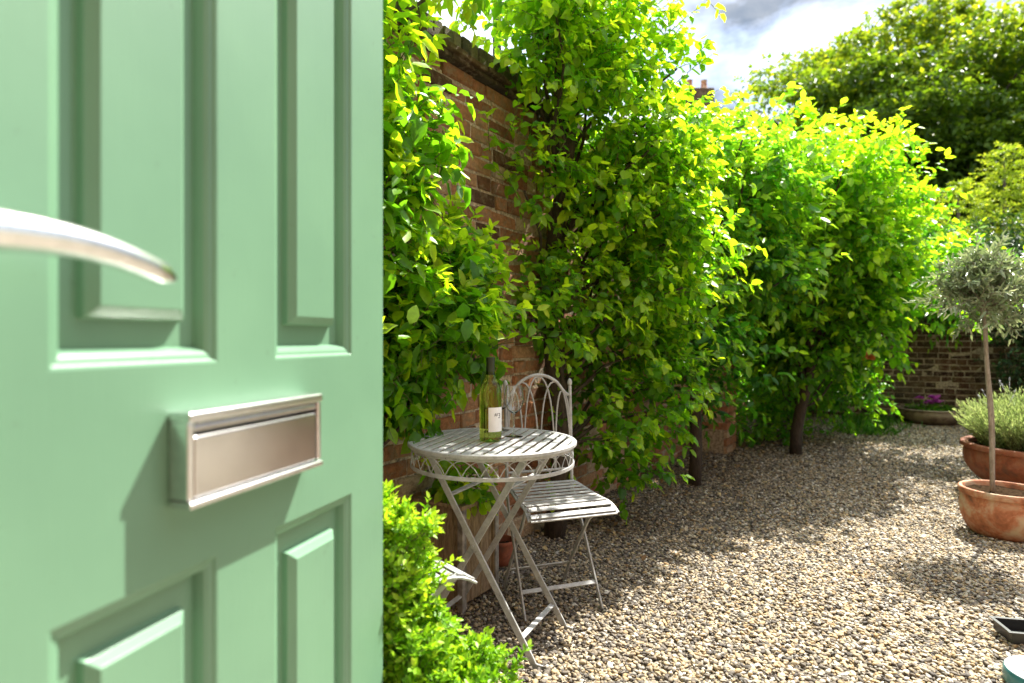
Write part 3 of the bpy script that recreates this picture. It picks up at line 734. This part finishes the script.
# wooden box planter under the table, by the wall
bx = WP(1.98, .16, 0); RZ = -TH
bpn = empty('box_planter', (bx[0],bx[1],0), 0, label='square weathered wooden planter box against the wall, behind the table legs', cat='planter')
M_wood = barkmat('weathered planter wood', (.13,.085,.045), (.4,.3,.18))
def bf(x,y,z): p = D_*x+N_*y; return (bx[0]+p[0], bx[1]+p[1], z)
m = MB(); S_ = .11; H_ = .40
for i in range(4):
    c = -S_+.0315+i*.062
    for s in (-1,1):
        m.box(c, s*(S_-.010), H_/2+.012, .060, .014, H_-.03, frame=bf); m.box(s*(S_-.010), c*.86, H_/2+.012, .014, .052, H_-.03, frame=bf)
m.build('side_boards', M_wood, bpn, bevel=.002, seg=1)
M_rust = plain('rusty grey steel', (.3,.28,.25), .6, .4, var=.3)
for sx in (-1,1):
    for sy in (-1,1):
        m = MB(); m.box(sx*(S_+.001), sy*(S_+.001), H_/2+.004, .026, .026, H_, frame=bf); m.build('corner_post', M_rust, bpn, bevel=.002)
m = MB(); 
for s in (-1,1): m.box(0, s*S_, H_+.010, 2*S_+.04, .03, .016, frame=bf); m.box(s*S_, 0, H_+.0102, .03, 2*S_-.031, .016, frame=bf)
m.build('top_rim', M_wood, bpn, bevel=.002)
m = MB(); m.box(0,0,H_-.05, 2*S_-.04, 2*S_-.04, .04, frame=bf); m.build('compost', M_comp, bpn)
vp = empty('trailing_plant', (bx[0],bx[1],H_-.03), 0, label='small trailing leafy plant in the wooden planter box', cat='plant')
cl = inell((bx[0],bx[1],H_+.06), (.11,.11,.08), 10); leafy('foliage', shoots(np.column_stack([cl,np.full(10,.05)]), 5, (.06,.14), .3), 5, .05, L_pear, vp, wr=.75, base=.6, keep=outside_wall)

# little terracotta pot in the shade near the chair
pp = WP(2.36, .12, .006); pot(pp, .065, .042, .12, M_terra2, 'small dark terracotta pot on the ground under the chair, near the pear trunk', rim=.02, belly=.1)

# seed tray and bowl, right foreground
tp = at(1035, 634, 2.13); 
tr = empty('seed_tray', (tp[0],tp[1],.012), R(-12), label='small black plastic seed tray lying on the gravel near the right edge', cat='tray')
def trf(x,y,z):
    c, s = math.cos(R(-12)), math.sin(R(-12)); return (tp[0]+x*c-y*s, tp[1]+x*s+y*c, z)
m = MB(); A, B = .10,.055
m.box(0,0,.016,2*A-.01,2*B-.01,.004,frame=trf)
for s in (-1,1): m.box(0,s*B,.034,2*A,.004,.040,frame=trf); m.box(s*(A-.002),0,.0341,.004,2*B-.0041,.040,frame=trf)
m.build('tray_body', plain('black plastic', (.02,.022,.022), .35, spec=.6), tr, bevel=.001)
m = MB()
for s in (-1,1): m.box(0,s*(B+.004),.055,2*A+.024,.012,.003,frame=trf); m.box(s*(A+.005),0,.0552,.012,2*B-.005,.003,frame=trf)
m.build('tray_lip', plain('grey scuffed plastic', (.12,.125,.125), .3), tr, bevel=.001)
bp2 = at(1047, 700, 1.84); bp2[2] = .008
bw_ = empty('pet_bowl', bp2, 0, label='round white bowl with a teal outer side, cut off by the bottom right corner', cat='bowl')
m = MB(); m.lathe(bp2, [(0,0),(.100,0),(.106,.004),(.107,.022),(.104,.042),(.101,.046)], 64); m.build('outer_shell', plain('teal glaze', (.05,.2,.2), .2, var=.1), bw_, smooth=True)
m = MB(); m.lathe(bp2, [(.101,.0462),(.096,.0505),(.088,.052),(.066,.047),(.058,.032),(.052,.013),(0,.012)], 64); m.build('inner_dish', plain('white glaze', (.78,.79,.78), .15, var=.03, bmp=0), bw_, smooth=True)
m = MB(); m.lathe(bp2, [(0,.032),(.03,.034),(.045,.031),(.0565,.028)], 48); m.build('contents', M_dark, bw_, smooth=True)

# ---------------------------------------------------------------- climbing and espalier trees
def clumps_from(ells, rad=(.12,.2)):
    out = []
    for (c, r, n, sh) in ells:
        p = inell(c, r, n, sh); out.append(np.column_stack([p, rng.uniform(rad[0],rad[1],n)]))
    out = np.concatenate(out); return out[(out[:,:3]@N_+W0 > .05)|(out[:,2]>2.5)]
WT = (N_[0]*.0, N_[1]*.0, 0)
# A: pear at the left, against the wall beside the door edge
A_ = empty('pear_tree', WP(1.40,.10,0), 0, label='espalier pear with large yellow-green leaves on the brick wall, beside the door edge', cat='tree')
ellA = [(WP(1.30,.20,2.30),(.30,.2,.30),12,0),(WP(1.66,.16,2.02),(.13,.10,.12),3,0),(WP(1.42,.2,1.62),(.26,.16,.40),18,0),(WP(1.60,.16,1.20),(.24,.12,.26),9,0),
        (WP(1.98,.10,1.36),(.26,.06,.10),6,0),(WP(1.35,.2,.92),(.2,.12,.16),5,0),(WP(2.0,.10,1.08),(.12,.05,.08),2,0),(WP(1.95,.16,2.58),(.30,.12,.10),6,0),(WP(1.72,.11,1.10),(.30,.05,.22),13,0),(WP(2.12,.10,1.22),(.22,.05,.12),6,0),(WP(1.66,.11,.92),(.26,.04,.12),12,0),(WP(1.98,.09,.98),(.2,.03,.1),6,0)]
cA = clumps_from(ellA, (.09,.15))
tree_wood('trunk', WP(1.40,.10,-.02), [c[:3] for c in cA[::2]], M_bark, A_, .035, .75, WP(1.42,.12,2.3))
SA_ = shoots(cA, 9, (.10,.26), .35, .7, .6, ref=N_*.2)
def keepA(p): return outside_wall(p) & (p@N_+W0 < np.where(p[:,2] < 1.05, .27, .48))
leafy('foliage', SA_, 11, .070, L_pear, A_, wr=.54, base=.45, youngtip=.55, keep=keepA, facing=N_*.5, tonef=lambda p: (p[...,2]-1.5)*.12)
# B: the big pear
B_t = empty('pear_tree', WP(2.86,.12,0), 0, label='tall bushy pear tree trained on the wall, right behind the arched chair', cat='tree')
ellB = [(WP(2.85,.28,2.55),(.42,.25,.36),26,0),(WP(3.20,.38,2.25),(.45,.28,.62),40,0),(WP(3.15,.36,1.65),(.36,.26,.5),28,0),(WP(3.45,.46,1.55),(.38,.26,.6),34,0),
        (WP(3.38,.38,.98),(.40,.26,.32),19,0),(WP(3.12,.3,.62),(.36,.2,.2),9,0),(WP(2.72,.14,1.22),(.30,.08,.16),7,0),(WP(2.58,.16,1.88),(.16,.08,.16),4,0),(WP(3.0,.35,2.95),(.45,.26,.16),10,0),(WP(2.5,.2,2.68),(.25,.12,.1),5,0),(WP(3.2,.42,.38),(.2,.16,.08),3,0)]
cB = clumps_from(ellB, (.11,.18))
tree_wood('trunk', WP(2.86,.12,-.02), [c[:3] for c in cB[::4]], M_bark, B_t, .062, .7, WP(2.92,.2,2.3))
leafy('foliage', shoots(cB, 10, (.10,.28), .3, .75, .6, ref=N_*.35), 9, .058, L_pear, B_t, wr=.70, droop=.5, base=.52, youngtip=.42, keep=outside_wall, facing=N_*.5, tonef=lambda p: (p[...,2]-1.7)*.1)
# C1
C1 = empty('apple_tree', WP(4.53,.42,0), 0, label='apple tree with a leaning dark trunk, between the pear and the broad far apple tree', cat='tree')
ellC = [(WP(4.65,.5,2.1),(.6,.42,.42),42,0),(WP(4.8,.55,1.65),(.55,.4,.42),32,0),(WP(4.40,.42,1.12),(.35,.24,.22),12,0),(WP(4.5,.45,.8),(.28,.2,.16),7,0),(WP(4.4,.5,2.45),(.5,.3,.14),10,0)]
cC = clumps_from(ellC, (.14,.22))
tree_wood('trunk', WP(4.40,.42,-.02), [c[:3] for c in cC[::4]], M_bark, C1, .048, .6, WP(4.62,.5,1.9))
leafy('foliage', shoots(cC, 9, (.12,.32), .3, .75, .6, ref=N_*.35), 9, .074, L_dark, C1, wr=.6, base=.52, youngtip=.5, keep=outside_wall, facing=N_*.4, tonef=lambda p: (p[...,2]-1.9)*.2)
# C2
C2 = empty('apple_tree', WP(6.06,.85,0), 0, label='broad apple tree with an overhanging dome of leaves, in the middle of the wall row', cat='tree')
ellC = [(WP(5.8,.9,2.28),(.95,.72,.55),80,.2),(WP(6.05,1.15,1.86),(.68,.6,.46),66,.2),(WP(6.35,1.3,1.55),(.45,.4,.38),34,.1),(WP(6.0,.9,1.75),(.55,.4,.4),34,0),(WP(6.3,.75,1.15),(.5,.35,.35),34,0),(WP(6.4,1.1,1.3),(.7,.5,.4),40,0),(WP(6.1,.8,.95),(.5,.3,.28),22,0),(WP(6.7,1.1,.85),(.4,.4,.3),16,0),(WP(7.2,2.0,1.6),(.6,.4,.35),20,0)]
cC = clumps_from(ellC, (.15,.25))
tree_wood('trunk', WP(6.06,.85,-.02), [c[:3] for c in cC[::6]], M_bark, C2, .055, .6, WP(6.0,.95,1.95))
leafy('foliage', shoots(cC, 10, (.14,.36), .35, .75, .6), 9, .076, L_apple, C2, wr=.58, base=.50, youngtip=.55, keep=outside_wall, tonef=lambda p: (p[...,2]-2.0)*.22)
# shrubs along the far left edge
sh = empty('leafy_shrub', WP(7.3,.9,0), 0, label='low bright green shrub spilling over the gravel beyond the second apple trunk', cat='shrub')
cS = clumps_from([(WP(7.1,.75,.55),(.8,.6,.5),50,0),(WP(6.3,.35,.45),(.7,.25,.5),20,0),(WP(7.5,.9,1.2),(.6,.5,.5),30,0)], (.12,.2))
tree_wood('stems', WP(7.2,.7,-.02), [c[:3] for c in cS[::4]], M_bark, sh, .03, .4, WP(7.2,.7,.6))
leafy('foliage', shoots(cS, 8, (.1,.28), .3), 8, .065, L_ivy, sh, wr=.5, base=.5, youngtip=.4, keep=outside_wall)
cr = empty('creeper', WP(8.7,1.0,0), 0, label='dense green creeper tumbling over the corner where the walls meet', cat='climber')
def inside_yard(p): return outside_wall(p) & ((p@D_ < E0-.02)|(p[:,2] > 2.3))
cS = clumps_from([(WP(8.6,.8,1.9),(.7,.8,.8),60,.1),(WP(9.05,1.6,2.05),(.35,.6,.45),44,.1),(WP(9.15,2.0,1.75),(.2,.45,.35),24,0),(WP(8.8,.6,.8),(.5,.45,.8),24,0)], (.16,.24))
tree_wood('stems', WP(9.1,.5,-.02), [c[:3] for c in cS[::5]], M_bark, cr, .04, .5, WP(8.9,.6,1.6))
leafy('foliage', shoots(cS, 9, (.14,.4), -.1, .8, .5, ref=-D_*.3), 10, .10, L_ivy, cr, wr=.36, droop=.5, base=.35, youngtip=.4, keep=inside_yard, bend=-.4)
gs = []; n = 900; s_ = rng.uniform(7.6,9.35,n); w_ = 1.30+rng.normal(size=n)*.16; gp_ = np.array([WP(a,b,0.0) for a,b in zip(s_,w_)])
o = leaves('grass', gp_, nrm(rdir(n)*.6+np.array([0,0,1.0])), rdir(n), rng.uniform(.04,.12,n), rng.uniform(.1,.9,n), L_grass, None, wr=.08, curl=.4)
tag(o, 'strip of green grass at the foot of the creeper', 'grass', kind='stuff')
# orange rose in the creeper
ro = at(868, 357, 5.3); rs = empty('orange_flower', ro, 0, label='single orange flower among the leaves right of the apple dome', cat='flower')
n = 24; aa = rng.uniform(0,6.28,n); dr = np.stack([np.cos(aa),np.sin(aa)*.6-.4,rng.uniform(-.5,.9,n)],1)
leaves('petals', np.tile(ro,(n,1)), dr, nrm(rng.normal(size=(n,3))*.4+np.array([0,-1,.6])), rng.uniform(.04,.07,n), rng.uniform(.2,1,n), leafmat('orange petal', (.35,.09,.02),(.5,.17,.03),(.6,.28,.08),.35,.5,(1.1,.9,.6)), rs, wr=.7)
m = MB(); m.tube([ro, ro+np.array([-.02,.1,.05]), ro+np.array([-.1,.3,.3])], .004, 6); m.build('stem', M_twig, rs)

# golden bush bottom left, in front of the chair
gb = empty('golden_bush', (-.33,1.22,0), 0, label='bright yellow-green small-leaved bush at the bottom, beside the door edge', cat='shrub')
ellJ = [((-.33,1.43,.61),(.12,.09,.035),28,0),((-.37,1.42,.53),(.07,.10,.07),22,0),((-.33,1.42,.36),(.155,.12,.085),62,0),((-.27,1.40,.25),(.19,.13,.09),60,0),((-.09,1.46,.235),(.07,.07,.045),12,0),((-.31,1.43,.49),(.10,.09,.05),26,0),((-.36,1.42,.66),(.04,.05,.04),8,0)]
cJ = np.concatenate([np.column_stack([inell(c,r,n,sh_), rng.uniform(.03,.05,n)]) for c,r,n,sh_ in ellJ])
def offseat(p): return (p[:,2] > .0)&(p@np.array([dn[0],dn[1],0]) - (P0@dn) > .02)|(p[:,1] > 1.285)
tree_wood('stems', (-.28,1.36,-.02), [c[:3] for c in cJ[::4]], M_bark, gb, .014, .3, (-.28,1.36,.3), .002)
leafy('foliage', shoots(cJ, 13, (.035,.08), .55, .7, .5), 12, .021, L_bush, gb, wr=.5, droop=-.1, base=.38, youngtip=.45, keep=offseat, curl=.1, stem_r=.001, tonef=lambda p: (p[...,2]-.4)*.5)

# ---------------------------------------------------------------- beyond the walls
bt = empty('maple_tree', (11.8,17,0), 0, label='large round olive-green tree rising beyond the end wall', cat='tree')
pc = []
for i in range(600):
    o_ = rdir(1)[0]; q = rng.uniform(.45,1) if i < 480 else rng.uniform(.2,.6)
    p = np.array([11.5,17.0,5.9])+o_*np.array([5.6,4.4,3.95])*q
    if p[2] > 2.6: pc.append([*p, rng.uniform(.4,.75)])
pc = np.array(pc); tree_wood('trunk', (11.8,17,-.03), [c[:3] for c in pc[::4]], M_bark, bt, .28, .55, (11.8,17,6), .014)
C = np.repeat(pc, 70, 0); n = len(C); o_ = rdir(n); o_[:,2] *= .42
P = C[:,:3]+o_*C[:,3:4]*rng.uniform(.4,1.35,(n,1)); d = nrm(o_*np.array([1,1,.4])+np.array([0,0,.22])+rdir(n)*.3)
leafy('foliage', (P,d,rng.uniform(.15,.42,n)), 6, .15, L_tree, bt, wr=.7, droop=.15, base=.36, youngtip=.3, lod=1, bend=-.2, stem=False, tonef=lambda p: np.clip((p[...,2]-6.5)*.07,-.2,.3))
def feather(x, y, Z, h, r, label):
    top = at(x, y, Z); bt_ = empty('golden_conifer', (top[0],top[1],0), 0, label=label, cat='tree', group='golden conifers beyond the end wall')
    m = MB(); m.tube([(top[0],top[1],-.03),(top[0]+.03,top[1],top[2]*.5),(top[0],top[1],top[2]-.1)], [.08,.05,.008], 8); m.build('trunk', M_bark, bt_, smooth='full')
    n = int(620*h/3); u = rng.uniform(0,1,n)**.8; z = top[2]-h*u; rad = r*(u**.75)*rng.uniform(.35,1,n)*(1+.25*np.sin(z*7)); a = rng.uniform(0,6.28,n)
    P = np.stack([top[0]+rad*np.cos(a), top[1]+rad*np.sin(a), z],1); d = nrm(np.stack([np.cos(a),np.sin(a),.55+0*a],1)+rdir(n)*.25)
    leafy('foliage', (P,d,rng.uniform(.15,.35,n)), 14, .06, L_gold, bt_, wr=.34, droop=-.1, base=.42, youngtip=.4, lod=1, bend=-.3, stem=False)
feather(1004,148,9.6,2.8,.72,'taller golden conifer at the right edge beyond the end wall')
feather(958,184,9.4,2.4,.95,'shorter golden conifer left of the taller one, beyond the end wall')
feather(1052,170,10.3,3.0,.9,'golden conifer cut off by the right edge of the picture')
hg = empty('yew_bush', endf(3.4,.45,0), 0, label='dark green yew bush in the shade to the right of the end wall', cat='shrub')
cS = np.concatenate([np.column_stack([inell(c,r,n,0), rng.uniform(.16,.26,n)]) for c,r,n in [(endf(3.0,.42,1.2),(.42,.32,.9),70),(endf(2.6,.25,2.05),(.6,.22,.3),34),(endf(3.7,.5,.5),(.6,.4,.5),30),(endf(3.5,.45,1.9),(.7,.4,.4),30)]])
tree_wood('stems', endf(3.4,.45,-.02), [c[:3] for c in cS[::5]], M_bark, hg, .05, .4, endf(3.4,.45,1.3))
leafy('foliage', shoots(cS, 10, (.12,.3), .2, .8, .5), 9, .06, leafmat('yew leaf',(.008,.03,.008),(.022,.075,.016),(.08,.17,.03),.25), hg, wr=.4, base=.35, lod=1)
mb_ = empty('laurel_bush', (8.0,9.9,0), 0, label='mid green laurel mass showing above the end wall, under the large tree', cat='shrub')
cS = np.concatenate([np.column_stack([inell(c,r,n,0), rng.uniform(.2,.32,n)]) for c,r,n in [((7.0,9.9,1.9),(1.0,.7,.8),60),((8.3,9.9,1.5),(.9,.5,.8),40),((5.7,10.6,2.1),(.9,.6,.8),40)]])
tree_wood('stems', (7.6,9.9,-.03), [c[:3] for c in cS[::5]], M_bark, mb_, .07, .5, (7.6,9.9,1.6))
leafy('foliage', shoots(cS, 10, (.15,.4), .2), 9, .10, L_ivy, mb_, wr=.42, base=.45, youngtip=.4, lod=1)

# house beyond the long wall, seen in a gap
hs = empty('brick_house', (4.6,17.5,0), 0, label='distant house with a grey slate roof, glimpsed between the apple tree and the large tree', cat='house')
hx0, hx1, hy0, hy1, he, hr = 3.4, 7.4, 16.0, 21.0, 5.6, 7.75
m = MB(); m.add([(hx0,hy0,0),(hx1,hy0,0),(hx1,hy1,0),(hx0,hy1,0),(hx0,hy0,he),(hx1,hy0,he),(hx1,hy1,he),(hx0,hy1,he),(hx0,(hy0+hy1)/2,hr),(hx1,(hy0+hy1)/2,hr)],
 [(0,1,5,4),(1,2,6,9,5),(2,3,7,6),(3,0,4,8,7)]); m.build('wall', plain('distant brick', (.3,.16,.1), .9, var=.2, scale=8), hs)
m = MB(); ym = (hy0+hy1)/2
for (ya, yb_) in ((hy0-.25,ym),(hy1+.25,ym)):
    za = he-.15
    m.add([(hx0-.2,ya,za),(hx1+.2,ya,za),(hx1+.2,yb_,hr+.08),(hx0-.2,yb_,hr+.08),(hx0-.2,ya,za+.07),(hx1+.2,ya,za+.07),(hx1+.2,yb_,hr+.15),(hx0-.2,yb_,hr+.15)],
      [(3,2,1,0),(4,5,6,7),(0,1,5,4),(1,2,6,5),(2,3,7,6),(3,0,4,7)])
m.build('roof', plain('slate', (.2,.19,.2), .6, var=.3, scale=7), hs)
m = MB(); m.box(5.6,ym,hr+.35,.9,.5,.9); ch = m.build('chimney', M_brick, hs)
for dx in (-.22,.22):
    m = MB(); m.lathe((5.6+dx,ym,hr+.79), [(.11,0),(.12,.05),(.09,.1),(.085,.3),(.1,.33),(.07,.33),(.07,.1)], 16); m.build('chimney_pot', M_terra, ch, smooth=True)
for wx in (4.3,6.4):
    m = MB(); m.box(wx,hy0-.01,4.4,.95,.06,1.25); wn = m.build('window', plain('dark window glass', (.05,.06,.07), .1, bmp=0), hs)
    m = MB(); 
    for (cx,cz,sx,sz_) in ((0,.62,.97,.06),(0,-.62,.97,.06),(0,0,.84,.05)): m.box(wx+cx,hy0-.045,4.4+cz,sx,.05,sz_)
    for s in (-1,1): m.box(wx+s*.455,hy0-.0455,4.4,.06,.05,1.18)
    m.build('frame', plain('white window paint', (.75,.75,.73), .5, bmp=0), wn)
# the house the door belongs to, unseen, added for its shade and reflections
hf = empty('brick_house', (.4,-1.2,0), 0, label='brown brick house wall added behind the photographer, out of the picture', cat='house')
m = MB(); m.box(-4.2,-1.0,2.6,7.2,.3,5.2); m.box(4.5,-1.0,2.6,8.0,.3,5.2); m.box(-.05,-1.0,3.7,1.1,.298,3.0); m.build('wall', plain('house brick', (.24,.14,.09), .9, var=.08, scale=14), hf)
m = MB(); m.box(-.05,-2.6,2.25,3,.1,.1); m.box(-.05,-3.2,1.1,3,.1,2.2); m.build('hall', plain('hall plaster', (.3,.28,.24), .9), hf)
# pole behind the wall
pl = at(497, 10, 3.75); po = empty('steel_pole', (pl[0],pl[1],0), 0, label='dark grey steel pole rising behind the garden wall, above the coping', cat='pole')
m = MB(); m.box(pl[0],pl[1],2.3,.052,.052,4.66); m.build('post', plain('dark steel paint', (.04,.05,.06), .45), po, bevel=.004)
m = MB(); m.box(pl[0],pl[1],4.645,.066,.066,.025); m.build('cap', plain('dark cap', (.03,.035,.04), .5), po, bevel=.004)

# fallen leaves near the wall
n = 420; s_ = rng.uniform(2.6,7.0,n); w_ = np.abs(rng.normal(size=n))*.45+.05; q = np.array([WP(a,b,.022) for a,b in zip(s_,w_)])
o = leaves('leaf_litter', q, rdir(n)*np.array([1,1,.15]), nrm(rdir(n)*.5+np.array([0,0,1])), rng.uniform(.018,.04,n), rng.uniform(0,1,n), L_dead, None, wr=.6, lod=0)
tag(o, 'scatter of pale fallen leaves on the shaded gravel near the wall foot', 'fallen leaves', kind='stuff')

# ---------------------------------------------------------------- light, sky, camera
SE = R(54.5); SAZ = R(43.5)      # from +Y towards +X
w = bpy.data.worlds.new('World'); scene.world = w; w.use_nodes = True; nt = w.node_tree
bg = nt.nodes['Background']; sky = nt.nodes.new('ShaderNodeTexSky'); sky.sky_type = 'NISHITA'; sky.sun_disc = False
sky.sun_elevation = SE; sky.sun_rotation = SAZ; sky.air_density = 1.0; sky.dust_density = 1.5
tc = nt.nodes.new('ShaderNodeTexCoord'); mp = nt.nodes.new('ShaderNodeMapping'); mp.inputs['Scale'].default_value = (1.6,1.6,3.2); mp.inputs['Location'].default_value = (.35,.2,.1)
nt.links.new(tc.outputs['Generated'], mp.inputs[0])
cn = noise(nt, 2.0, 8, .58, mp.outputs[0], .3); cf = ramp(nt, cn.outputs[0], [(.36,(0,0,0)),(.56,(1,1,1))])
c2 = noise(nt, 3.4, 6, .55, mp.outputs[0], .2); cc = ramp(nt, c2.outputs[0], [(.38,(.85,1.1,1.5)),(.62,(2.3,2.4,2.55))])
sx_ = nt.nodes.new('ShaderNodeSeparateXYZ'); nt.links.new(tc.outputs['Generated'], sx_.inputs[0]); lf = ramp(nt, sx_.outputs[0], [(.0,(1,1,1)),(.28,(0,0,0))])
ccl = mixc(nt, lf.outputs[0], cc.outputs[0], (6.5,6.7,6.9))
up_ = ramp(nt, sx_.outputs[2], [(.50,(0,0,0)),(.72,(1,1,1))])
ccl = mixc(nt, up_.outputs[0], ccl, (8.6,8.9,9.2))
mx = mixc(nt, cf.outputs[0], sky.outputs[0], ccl); nt.links.new(mx, bg.inputs[0]); bg.inputs[1].default_value = .115
sl = bpy.data.lights.new('sun', 'SUN'); sl.energy = 5.0; sl.angle = R(.55); sl.color = (1,.95,.86)
so = bpy.data.objects.new('sun', sl); COL.objects.link(so)
dv = Vector((math.cos(SE)*math.sin(SAZ), math.cos(SE)*math.cos(SAZ), math.sin(SE))); so.rotation_euler = dv.to_track_quat('Z','Y').to_euler(); so.location = dv*20
cam = bpy.data.cameras.new('camera'); co = bpy.data.objects.new('camera', cam); COL.objects.link(co); scene.camera = co
co.location = (0,0,CAMZ); co.rotation_euler = (R(90),0,0); cam.sensor_width = 36; cam.lens = F/1024*36; cam.shift_y = (HY-341.5)/1024
cam.clip_start = .02; cam.clip_end = 500; cam.dof.use_dof = True; cam.dof.focus_distance = 2.25; cam.dof.aperture_fstop = 2.2
vs = scene.view_settings; vs.view_transform = 'Standard'; vs.look = 'None'; vs.gamma = 1; vs.exposure = 1.6
scene.cycles.max_bounces = 10; scene.cycles.transparent_max_bounces = 8; scene.cycles.transmission_bounces = 8; scene.cycles.diffuse_bounces = 4
scene.cycles.use_denoising = True
